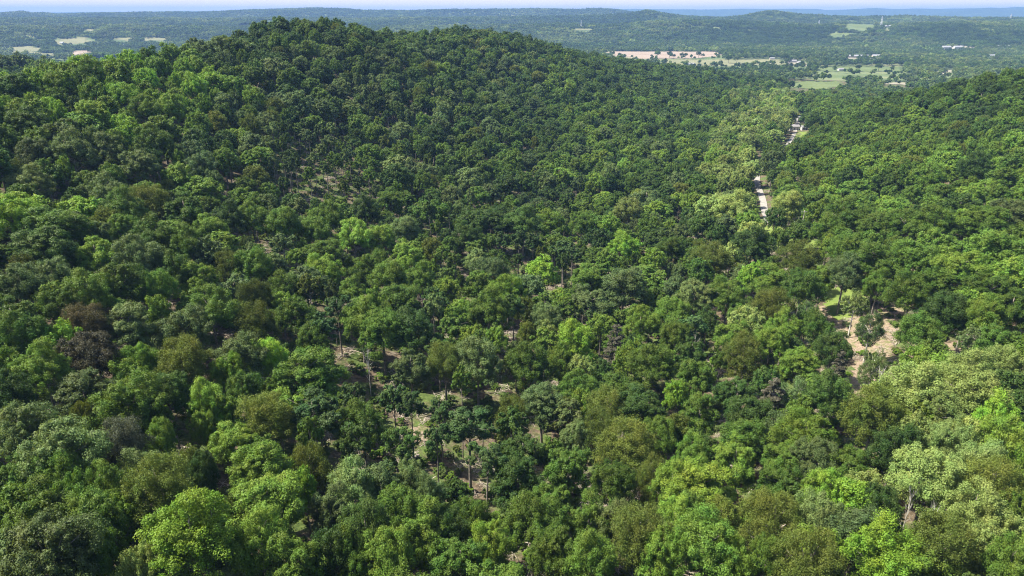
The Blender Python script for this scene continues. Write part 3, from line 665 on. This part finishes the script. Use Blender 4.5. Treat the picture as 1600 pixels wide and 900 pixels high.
# ------------------------------------------------------------------ forest mass: every other tree out to the far hills
rngm = np.random.default_rng(123)
mass = []          # x, y, z, rot, sx, sz, tint, idx
I = np.where(~is_ind & (T_s != 'snag'))[0]
for i in I:
    sty = T_s[i]; var = int(rngm.integers(0, NVAR[sty])); lod = 0 if cd[i] < 620 else 1
    sx, sz = scale_for(sty, T_r[i], T_h[i]); t = tint_of(T_k[i], rngm)
    mass.append((T_x[i], T_y[i], T_z[i] - .2, rngm.uniform(0, 6.28), sx * rngm.uniform(.84, 1.16), sz, *t, PIDX[(sty, var, lod)]))
def far_ring(r0, r1, sp, kind, dens_fn):
    X, Y = jitter_grid(r0, r1, sp, -49, 49, rngm)
    wood = fbm(X / 300, Y / 300, 41) + fbm(X / 70, Y / 70, 55) * .4
    k = dens_fn(X, Y, wood)
    for poly in FIELD_W:
        P_ = np.array(poly); c = P_.mean(0)
        grow = 1.0 if kind == 'single' else 1.03
        k &= ~inpoly(X, Y, [tuple(c + (p - c) * grow) for p in P_])
    Z_ = height(X, Y)
    edge = rngm.random(len(X))
    for hh in ((6, 11, 15) if kind == 'single' else (4, 9, 13)):
        ax, ay, _ = project(X, Y, Z_ + hh)
        for f_ in FIELDS: k &= ~(inpoly(ax, ay, f_[2]) & (edge > .16))
    X, Y = X[k], Y[k]; Z_ = Z_[k]; px, py, dep = project(X, Y, Z_)
    kk = classes(px, py, X, Y, rngm)
    for i in range(len(X)):
        t = tint_of(kk[i], rngm, .15)
        if kind == 'single':
            s = rngm.uniform(.62, 1.05); mass.append((X[i], Y[i], Z_[i] - .5, rngm.uniform(0, 6.28), s, s * rngm.uniform(.75, 1.05), *t, PIDX[('broad', int(rngm.integers(0, 4)), 2)]))
        else:
            s = rngm.uniform(.85, 1.15); mass.append((X[i], Y[i], Z_[i] - 6, rngm.uniform(0, 6.28), s, s * rngm.uniform(.8, 1.1), *t, PIDX[('clump', int(rngm.integers(0, 3)))]))
far_ring(1350, 2700, 11.5, 'single', lambda x, y, w: w > -0.135)
far_ring(2700, 5200, 26, 'clump', lambda x, y, w: (w > -0.27))
far_ring(5200, 8200, 38, 'clump', lambda x, y, w: (w > -0.4))
M = np.array(mass)
forest = points_instances('forest', M[:, :3], M[:, 3], np.c_[M[:, 4], M[:, 4] * rngm.uniform(.84, 1.16, len(M)), M[:, 5]], M[:, 6:9], M[:, 9].astype(int), pcol)
tag(forest, 'unbroken green broadleaf forest covering the hills, valley and far plain', 'forest', kind='stuff')
print('trees', len(M), 'near', len(T_x), 'traced', n_tr)

# ------------------------------------------------------------------ undergrowth and slash on the forest floor
ucol = bpy.data.collections.new('prototype_shrubs'); UN = 0
for k in range(3):
    _, (lv, lt) = make_tree(3000 + k, 'bush', 0)
    o = bpy.data.objects.new('u%d' % k, mesh_obj('u', lv * 0.45, lt, [LEAF])); ucol.objects.link(o)
for k in range(3):                              # heaps of dead twigs and poles
    mb = MB(); rr = random.Random(k)
    for j in range(26):
        a = rr.uniform(0, 6.28); L_ = rr.uniform(1.0, 3.6); cx0, cy0 = rr.uniform(-1.6, 1.6), rr.uniform(-1.6, 1.6); z0, z1 = rr.uniform(0, .7), rr.uniform(0, 1.1)
        mb.tube([(cx0 - math.cos(a) * L_ / 2, cy0 - math.sin(a) * L_ / 2, z0), (cx0 + .1, cy0, (z0 + z1) / 2 + .1), (cx0 + math.cos(a) * L_ / 2, cy0 + math.sin(a) * L_ / 2, z1)], [.07, .05, .02], 3)
    o = bpy.data.objects.new('u%d' % (3 + k), mb.mesh('u', DEAD_WOOD)); ucol.objects.link(o)
X, Y = jitter_grid(0, 560, 3.6, -50, 50, rngm)
Zg = height(X, Y); px, py, _ = project(X, Y, Zg)
d = np.full(len(X), 0.85); twig = np.full(len(X), 0.2)
for poly in SOIL: m = inpoly(px, py, poly); d[m] = .42; twig[m] = .5
for poly in MEADOW: d[inpoly(px, py, poly)] = 0
for poly, v in SPARSE[:1]: m = inpoly(px, py, poly); d[m] = .75; twig[m] = .4
d[seg_dist(X, Y, [tuple(p) for p in ROAD_W]) < 5] = 0
k = rngm.random(len(X)) < d; X, Y, Zg, twig = X[k], Y[k], Zg[k], twig[k]
tw = rngm.random(len(X)) < twig; s = rngm.uniform(.5, 1.5, len(X))
tints = np.array([TINT[c] for c in rngm.choice(list('MMLBOSG'), len(X))])
under = points_instances('undergrowth', np.c_[X, Y, Zg - .1], rngm.uniform(0, 6.28, len(X)), np.c_[s, s, s * .8], tints, np.where(tw, rngm.integers(3, 6, len(X)), rngm.integers(0, 3, len(X))), ucol)
tag(under, 'low green brush and dead branches on the forest floor', 'undergrowth', kind='stuff')

# ------------------------------------------------------------------ ground sheets
def polar_sheet(name, r, a, mat):
    Rg, Ag = np.meshgrid(r, a, indexing='ij'); X, Y = Rg * np.sin(Ag), Rg * np.cos(Ag); Zz = height(X, Y)
    nr, na = len(r), len(a); i = np.arange(nr * na).reshape(nr, na)
    Fq = np.stack([i[:-1, :-1], i[:-1, 1:], i[1:, 1:], i[1:, :-1]], -1).reshape(-1, 4)[:, ::-1]
    me = mesh_obj(name, np.stack([X, Y, Zz], -1).reshape(-1, 3), np.ascontiguousarray(Fq), [mat], smooth=True)
    o = link(name, me); o['kind'] = 'structure'; return o
A_ = np.radians(np.concatenate([np.linspace(-180, -52, 22), np.linspace(-50, 50, 401), np.linspace(52, 180, 22)]))
r1 = np.concatenate([[0.5], 12 * 1.022 ** np.arange(0, 1000)]); r1 = r1[r1 < 1700]; r1 = np.append(r1, 1700.)
r2 = 1700 * 1.0125 ** np.arange(0, 400); r2 = r2[r2 < 21500]; r3 = r2[r2 > 8150]; r2 = np.append(r2[r2 < 8150], r3[0])
m_floor, nt, b = newmat('forest_floor_litter')
f1, f2, f3 = noise(nt, 0.05, 5), noise(nt, 0.9, 6, rough=.7), noise(nt, 0.16, 4)
c1 = ramp(nt, f2, [(.3, (.04, .030, .019)), (.5, (.095, .073, .048)), (.72, (.2, .16, .108))])
c2 = ramp(nt, f2, [(.3, (.03, .05, .014)), (.7, (.11, .15, .04))])
nt.links.new(mixc(nt, c1, c2, ramp(nt, f3, [(.44, (0, 0, 0)), (.58, (1, 1, 1))])), b.inputs['Base Color']); b.inputs['Roughness'].default_value = .95; b.inputs['Specular IOR Level'].default_value = .1
bump(nt, b, f2, 1.0, .35)
m_far, nt, b = newmat('far_wooded_country')
f1, f2, f3 = noise(nt, .0016, 5), noise(nt, .03, 4, rough=.75), noise(nt, .006, 5, rough=.65)
c = ramp(nt, f3, [(.35, (.024, .048, .018)), (.5, (.04, .075, .025)), (.68, (.075, .11, .04))])
c = mixc(nt, c, (.02, .032, .012), ramp(nt, f2, [(.42, (1, 1, 1)), (.55, (0, 0, 0))]))
nt.links.new(c, b.inputs['Base Color']); b.inputs['Roughness'].default_value = .95; b.inputs['Specular IOR Level'].default_value = .1
bump(nt, b, f2, 1.0, 14)
g1 = polar_sheet('forest_floor', r1, A_, m_floor)
m_plain, nt, b = newmat('open_country')
c = ramp(nt, noise(nt, .006, 5, rough=.65), [(.35, (.055, .082, .03)), (.5, (.095, .125, .05)), (.68, (.17, .175, .085))])
nt.links.new(c, b.inputs['Base Color']); b.inputs['Roughness'].default_value = .95; b.inputs['Specular IOR Level'].default_value = .1
g2 = polar_sheet('plain', r2, A_, m_plain)
g3 = polar_sheet('hills', r3, A_, m_far)

def sheet(name, poly, lift, mat, step):
    """a patch of ground that follows the terrain; the outline is a polygon in metres"""
    poly = np.array(poly); x0, y0 = poly.min(0); x1, y1 = poly.max(0)
    nx, ny = max(2, int((x1 - x0) / step) + 1), max(2, int((y1 - y0) / step) + 1)
    bm = __import__('bmesh').new()
    gx, gy = np.meshgrid(np.linspace(x0, x1, nx + 1), np.linspace(y0, y1, ny + 1), indexing='ij')
    gz = height(gx, gy) + lift
    vs = [[bm.verts.new((gx[i, j], gy[i, j], gz[i, j])) for j in range(ny + 1)] for i in range(nx + 1)]
    for i in range(nx):
        for j in range(ny):
            mx, my = (gx[i, j] + gx[i + 1, j + 1]) / 2, (gy[i, j] + gy[i + 1, j + 1]) / 2
            w = float(vnoise(np.array(mx / (step * 4)), np.array(my / (step * 4)), 4)) - .5
            if inpoly(np.array(mx + w * step * 5), np.array(my + w * step * 5), poly): bm.faces.new((vs[i][j], vs[i + 1][j], vs[i + 1][j + 1], vs[i][j + 1]))
    import bmesh
    bmesh.ops.delete(bm, geom=[v for v in bm.verts if not v.link_faces], context='VERTS')
    me = bpy.data.meshes.new(name); bm.to_mesh(me); bm.free(); me.materials.append(mat)
    for p in me.polygons: p.use_smooth = True
    o = link(name, me); o['kind'] = 'structure'; return o
def field_mat(name, a, bcol, sc):
    m, nt, b = newmat(name); f = noise(nt, sc, 6, rough=.65); f2 = noise(nt, sc * 8, 3)
    c = ramp(nt, f, [(.3, a), (.7, bcol)]); c = mixc(nt, c, (.75, .75, .72), ramp(nt, f2, [(.4, (0, 0, 0)), (.65, (.35, .35, .35))]), 'MULTIPLY')
    nt.links.new(c, b.inputs['Base Color']); b.inputs['Roughness'].default_value = .95; b.inputs['Specular IOR Level'].default_value = .1; return m
FM = {'tan': field_mat('ploughed_tan_earth', (.21, .16, .12), (.28, .225, .175), .012), 'straw': field_mat('dry_pasture', (.125, .13, .065), (.185, .18, .095), .012),
      'green': field_mat('green_pasture', (.075, .105, .036), (.12, .145, .055), .012), 'pale': field_mat('pale_gravel_yard', (.17, .155, .11), (.26, .24, .18), .02)}
for (nm, key, _), poly in zip(FIELDS, FIELD_W):
    sheet(nm, poly, .5, FM[key], 14)
M_SOIL, nt, b = newmat('dry_soil_with_brush')
fa, fb, fc = noise(nt, .35, 6, rough=.7), noise(nt, .12, 4), noise(nt, 1.6, 5, rough=.75)
c = ramp(nt, fc, [(.3, (.12, .09, .065)), (.5, (.23, .175, .125)), (.7, (.36, .285, .215))])
c = mixc(nt, c, ramp(nt, fc, [(.35, (.07, .085, .03)), (.65, (.2, .19, .09))]), ramp(nt, fa, [(.47, (0, 0, 0)), (.6, (1, 1, 1))]))
nt.links.new(c, b.inputs['Base Color']); b.inputs['Roughness'].default_value = .95; b.inputs['Specular IOR Level'].default_value = .1; bump(nt, b, fc, 1.0, .4)
M_MEADOW = field_mat('mown_grass', (.09, .135, .028), (.16, .2, .05), .12)
def wpoly(p): return [cast(a, b)[0][:2] for a, b in p]
for p in SOIL: sheet('bare_soil', wpoly(p), .12, M_SOIL, 1.6)
for p in MEADOW: sheet('meadow', wpoly(p), .2, M_MEADOW, 1.8)
sheet('bare_soil', wpoly([(628, 668), (668, 668), (672, 688), (640, 690)]), .12, M_SOIL, .8)
sheet('bare_soil', wpoly([(735, 815), (775, 812), (785, 840), (750, 845)]), .12, M_SOIL, .8)

# road: a ribbon on the ground
M_ROAD = field_mat('pale_gravel', (.19, .18, .165), (.29, .275, .25), .5)
pts = np.array(ROAD_W); seg = np.r_[0, np.cumsum(np.hypot(*np.diff(pts, axis=0).T))]; s = np.arange(0, seg[-1], 4)
rx, ry = np.interp(s, seg, pts[:, 0]), np.interp(s, seg, pts[:, 1])
ker = np.ones(9) / 9; rx = np.convolve(np.pad(rx, 4, 'edge'), ker, 'valid'); ry = np.convolve(np.pad(ry, 4, 'edge'), ker, 'valid')
dx, dy = np.gradient(rx), np.gradient(ry); L_ = np.hypot(dx, dy); nx_, ny_ = -dy / L_, dx / L_
hw = 1.9; V = []
for o_ in (-hw, 0, hw):
    V.append(np.c_[rx + nx_ * o_, ry + ny_ * o_, height(rx + nx_ * o_, ry + ny_ * o_) + .35])
V = np.stack(V, 1).reshape(-1, 3); i = np.arange(len(rx) * 3).reshape(-1, 3)
Fq = np.stack([i[:-1, :-1], i[:-1, 1:], i[1:, 1:], i[1:, :-1]], -1).reshape(-1, 4)
ro = link('road', mesh_obj('road', V, np.ascontiguousarray(Fq), [M_ROAD])); ro['kind'] = 'structure'

# ------------------------------------------------------------------ houses, barns
M_WALL = plain('white_painted_wall', (.38, .37, .35), .7); M_TANW = plain('tan_wall', (.36, .3, .23), .8); M_ROOFW = plain('pale_metal_roof', (.24, .24, .24), .45)
M_ROOFG = plain('grey_shingle_roof', (.2, .19, .19), .9); M_GLASS = plain('window_glass', (.05, .06, .07), .15); M_DOOR = plain('dark_door', (.16, .09, .06), .6)
def house(name, label, px, py, L, Wd, H, rot, wall, roof, cat, nwin=3, grp='scattered houses and farm buildings'):
    c = cast(px, py, t0=250)[0]; z = h1(c[0], c[1])
    r = bpy.data.objects.new(name, None); COL.objects.link(r); r.location = (c[0], c[1], z); r.rotation_euler = (0, 0, math.radians(rot))
    tag(r, label, cat, grp)
    rise = Wd * .28
    m = MB(); m.box(-L / 2, L / 2, -Wd / 2, Wd / 2, -1, H)
    for sx in (-L / 2, L / 2 - .2): m.add([(sx, -Wd / 2, H), (sx, Wd / 2, H), (sx, 0, H + rise), (sx + .2, -Wd / 2, H), (sx + .2, Wd / 2, H), (sx + .2, 0, H + rise)], [(0, 1, 2), (5, 4, 3), (0, 2, 5, 3), (1, 4, 5, 2)])
    link('wall', m.mesh('wall', wall), r)
    m = MB(); e = .6; t = .25
    for s_ in (-1, 1):
        y0 = s_ * (Wd / 2 + e); z0 = H - e * .56
        m.add([(-L / 2 - e, y0, z0 + .05), (L / 2 + e, y0, z0 + .05), (L / 2 + e, 0, H + rise + .05), (-L / 2 - e, 0, H + rise + .05), (-L / 2 - e, y0, z0 + t + .05), (L / 2 + e, y0, z0 + t + .05), (L / 2 + e, 0, H + rise + t + .05), (-L / 2 - e, 0, H + rise + t + .05)],
              [(0, 1, 2, 3), (7, 6, 5, 4), (0, 4, 5, 1), (1, 5, 6, 2), (3, 2, 6, 7), (0, 3, 7, 4)])
    link('roof', m.mesh('roof', roof), r)
    wm = MB(); wm.box(-.6, .6, -.06, .06, 0, 1.3); wme = wm.mesh('window', M_GLASS); dm = MB(); dm.box(-.5, .5, -.07, .07, 0, 2.1); dme = dm.mesh('door', M_DOOR)
    for k in range(nwin):
        x = -L / 2 + L * (k + .5) / (nwin + 1)
        link('window', wme, r, (x, -Wd / 2 - .05, .9))
    link('door', dme, r, (L / 2 - L / (nwin + 1) / 2, -Wd / 2 - .05, 0))
    return r, c
BLD = [
 ('barn', 'long white farm building in front of the tan ploughed field', 1078, 103, 26, 12, 5, 4, M_WALL, M_ROOFW, 'barn', 4),
 ('house', 'white house with grey roof at the right end of the straw pasture', 1238, 97.5, 22, 10, 5, -8, M_WALL, M_ROOFG, 'house', 4),
 ('house', 'small white house beside the grey roofed one on the plain', 1250, 99, 16, 9, 4, 10, M_WALL, M_ROOFW, 'house', 3),
 ('shed', 'low white shed behind the two white houses on the plain', 1232, 94.5, 14, 8, 3.5, 5, M_WALL, M_ROOFW, 'shed', 2),
 ('barn', 'pale shed by the hedge between the two farm fields', 1206, 93, 14, 8, 4, 0, M_TANW, M_ROOFW, 'barn', 2),
 ('house', 'cream house at the left end of the green pasture strip', 1313, 110.5, 14, 9, 4, 12, M_WALL, M_ROOFG, 'house', 3),
 ('house', 'tan house in a gravel yard behind the right hand hill', 1472, 114, 14, 9, 4, -15, M_TANW, M_ROOFW, 'house', 3),
 ('house', 'white farmhouse beside the small green field on the far hill', 1387, 43, 26, 14, 6, 0, M_WALL, M_ROOFW, 'house', 3),
 ('warehouse', 'leftmost long pale shed in the row on the plain', 1332, 90, 36, 14, 5, 2, M_TANW, M_ROOFW, 'warehouse', 5),
 ('warehouse', 'middle long pale shed in the row on the plain', 1350, 90, 30, 14, 5, 0, M_WALL, M_ROOFW, 'warehouse', 5),
 ('warehouse', 'rightmost long pale shed in the row on the plain', 1370, 89.5, 30, 14, 5, -3, M_TANW, M_ROOFW, 'warehouse', 5),
 ('warehouse', 'white warehouse at the left of the far right group', 1478, 76, 30, 16, 6, 0, M_WALL, M_ROOFW, 'warehouse', 4),
 ('warehouse', 'white warehouse in the middle of the far right group', 1497, 76, 34, 16, 6, 0, M_WALL, M_ROOFW, 'warehouse', 4),
 ('warehouse', 'large white warehouse at the right end of the far right group', 1567, 75.5, 44, 18, 6, 0, M_WALL, M_ROOFW, 'warehouse', 4),
 ('house', 'white house in the pale yard near the right edge', 1549, 89, 18, 10, 5, 0, M_WALL, M_ROOFW, 'house', 3),
 ('house', 'tiny bright white house among trees left of the pale yard', 1537, 94.5, 12, 9, 4, 0, M_WALL, M_ROOFW, 'house', 2),
 ('house', 'upper white house by the trees at the end of the gravel road', 1251, 190, 9, 7, 4, 20, M_WALL, M_ROOFW, 'house', 2),
 ('house', 'lower white house by the trees at the end of the gravel road', 1239, 203, 10, 7, 4, 0, M_WALL, M_ROOFG, 'house', 2),
 ('shed', 'small pale shed right of the houses at the road end', 1256, 203, 6, 5, 3, 0, M_WALL, M_ROOFW, 'shed', 1),
 ('house', 'far left white house in the hazy open farmland', 160, 70, 20, 12, 5, 0, M_WALL, M_ROOFW, 'house', 3),
 ('barn', 'pale barn right of the far left farmhouse', 192, 73, 20, 12, 5, 0, M_TANW, M_ROOFW, 'barn', 3),
 ('shed', 'little white shed in the hazy farmland, left of the farmhouse', 97, 68, 14, 9, 4, 0, M_WALL, M_ROOFW, 'shed', 2),
]
for bspec in BLD: house(*bspec)

# ------------------------------------------------------------------ utility poles, pylons, logs
M_POLE = bark_material('weathered_pole_wood', (.3, .27, .23), (.48, .45, .4), 1.2); M_STEEL = plain('galvanised_steel', (.5, .52, .54), .5, metallic=.3); M_INS = plain('insulator_grey', (.35, .35, .36), .4)
def pole(label, px, py, h, wgrp='utility poles along the valley road'):
    c = cast(px, py, t0=250)[0]; r = bpy.data.objects.new('utility_pole', None); COL.objects.link(r); r.location = (c[0], c[1], h1(c[0], c[1])); tag(r, label, 'utility pole', wgrp)
    m = MB(); m.tube([(0, 0, -1), (0, 0, h * .5), (0, 0, h)], [.24, .2, .15], 8); link('post', m.mesh('post', M_POLE), r)
    m = MB(); m.box(-1.3, 1.3, -.08, .08, h - .9, h - .72); link('crossarm', m.mesh('crossarm', M_POLE), r)
    for x in (-1.15, 0.5, 1.15):
        m = MB(); m.tube([(x, 0, h - .72), (x, 0, h - .5), (x, 0, h - .35)], [.06, .1, .04], 6); link('insulator', m.mesh('insulator', M_INS), r)
pole('taller right utility pole of the pair at the edge of the mown grass', 1249, 379, 15.5)
pole('shorter left utility pole of the pair at the edge of the mown grass', 1240, 378, 10.5)
pole('lone utility pole beside the shaded stretch of road', 1210, 240, 12)
def pylon(label, px, py, h):
    c = cast(px, py, t0=1500, tmax=9000)[0]; r = bpy.data.objects.new('transmission_tower', None); COL.objects.link(r); r.location = (c[0], c[1], h1(c[0], c[1])); tag(r, label, 'pylon', 'lattice towers on the far hills')
    m = MB(); n_ = 7
    def w(t): return (1 - t) * h * .1 + .9 * t
    for k in range(n_):
        t0, t1 = k / n_, (k + 1) / n_; a, b_ = w(t0), w(t1); z0, z1 = h * t0, h * t1
        cs = [(-1, -1), (1, -1), (1, 1), (-1, 1)]
        for q in range(4):
            (x0, y0), (x1, y1) = cs[q], cs[(q + 1) % 4]
            m.tube([(x0 * a, y0 * a, z0), (x0 * b_, y0 * b_, z1)], [.3, .3], 4); m.tube([(x0 * a, y0 * a, z0), (x1 * b_, y1 * b_, z1)], [.16, .16], 3); m.tube([(x1 * a, y1 * a, z0), (x0 * b_, y0 * b_, z1)], [.16, .16], 3)
    link('lattice_mast', m.mesh('lattice_mast', M_STEEL), r)
    for zz, L_ in ((.72, 7), (.84, 6), (.96, 4.5)):
        m = MB(); m.tube([(-L_, 0, h * zz), (0, 0, h * zz + 1.2), (L_, 0, h * zz)], [.15, .5, .15], 4); m.tube([(-L_, 0, h * zz), (L_, 0, h * zz)], [.2, .2], 4); link('crossarm', m.mesh('crossarm', M_STEEL), r)
pylon('faint lattice tower just left of the far hillside field', 1279, 40, 30); pylon('tallest lattice tower just right of the far hillside field', 1376, 42, 46)
pylon('faint lattice tower at the far right skyline hill', 1578, 32, 36); pylon('faint lattice tower above the pale strip in the far middle', 908, 44, 38)

def log(label, p0, p1, r0, r1_):
    a, b_ = cast(*p0)[0], cast(*p1)[0]; a[2] = h1(a[0], a[1]) + r0; b_[2] = h1(b_[0], b_[1]) + .6
    r = bpy.data.objects.new('fallen_log', None); COL.objects.link(r); r.location = a; tag(r, label, 'log', 'fallen trunks in the slash clearing')
    d_ = Vector(b_ - a); m = MB(); m.tube([(0, 0, 0), tuple(d_ * .5), tuple(d_)], [r0, (r0 + r1_) / 2, r1_], 8); link('trunk', m.mesh('trunk', DEAD_WOOD), r)
    m = MB(); rr = random.Random(int(p0[0]))
    for j in range(6):
        q = d_ * (.45 + .09 * j); e = q + Vector((rr.uniform(-1.2, 1.2), rr.uniform(-1.2, 1.2), rr.uniform(.4, 1.4))); m.tube([tuple(q), tuple((q + e) / 2), tuple(e)], [.07, .05, .02], 4)
    link('broken_branch', m.mesh('broken_branch', DEAD_WOOD), r)
log('thick dark fallen log lying in the slash clearing', (654, 714), (626, 728), .42, .25)
log('thin pale fallen trunk left of the thick log', (622, 700), (600, 716), .2, .1)
log('pale fallen pole at the foot of the twin tall trunks', (722, 797), (742, 803), .24, .14)
log('pale fallen trunk lying on the bare soil patch', (1392, 600), (1375, 607), .2, .12)

# ------------------------------------------------------------------ air
hz = MB(); hz.box(-23000, 23000, -23000, 23000, -25, 296); ho = hz.mesh('haze', None) if False else mesh_obj('haze', hz.v, hz.f, [])
mh = bpy.data.materials.new('air_haze'); mh.use_nodes = True; nt = mh.node_tree; nt.nodes.clear()
out = nt.nodes.new('ShaderNodeOutputMaterial'); pv = nt.nodes.new('ShaderNodeVolumePrincipled'); pv.inputs['Color'].default_value = (.22, .38, .72, 1); pv.inputs['Density'].default_value = 0.000078
pv.inputs['Anisotropy'].default_value = 0.0
nt.links.new(pv.outputs[0], out.inputs['Volume']); ho.materials.append(mh)
hob = link('haze', ho); tag(hob, 'pale blue summer haze over the distance', 'haze', kind='stuff')
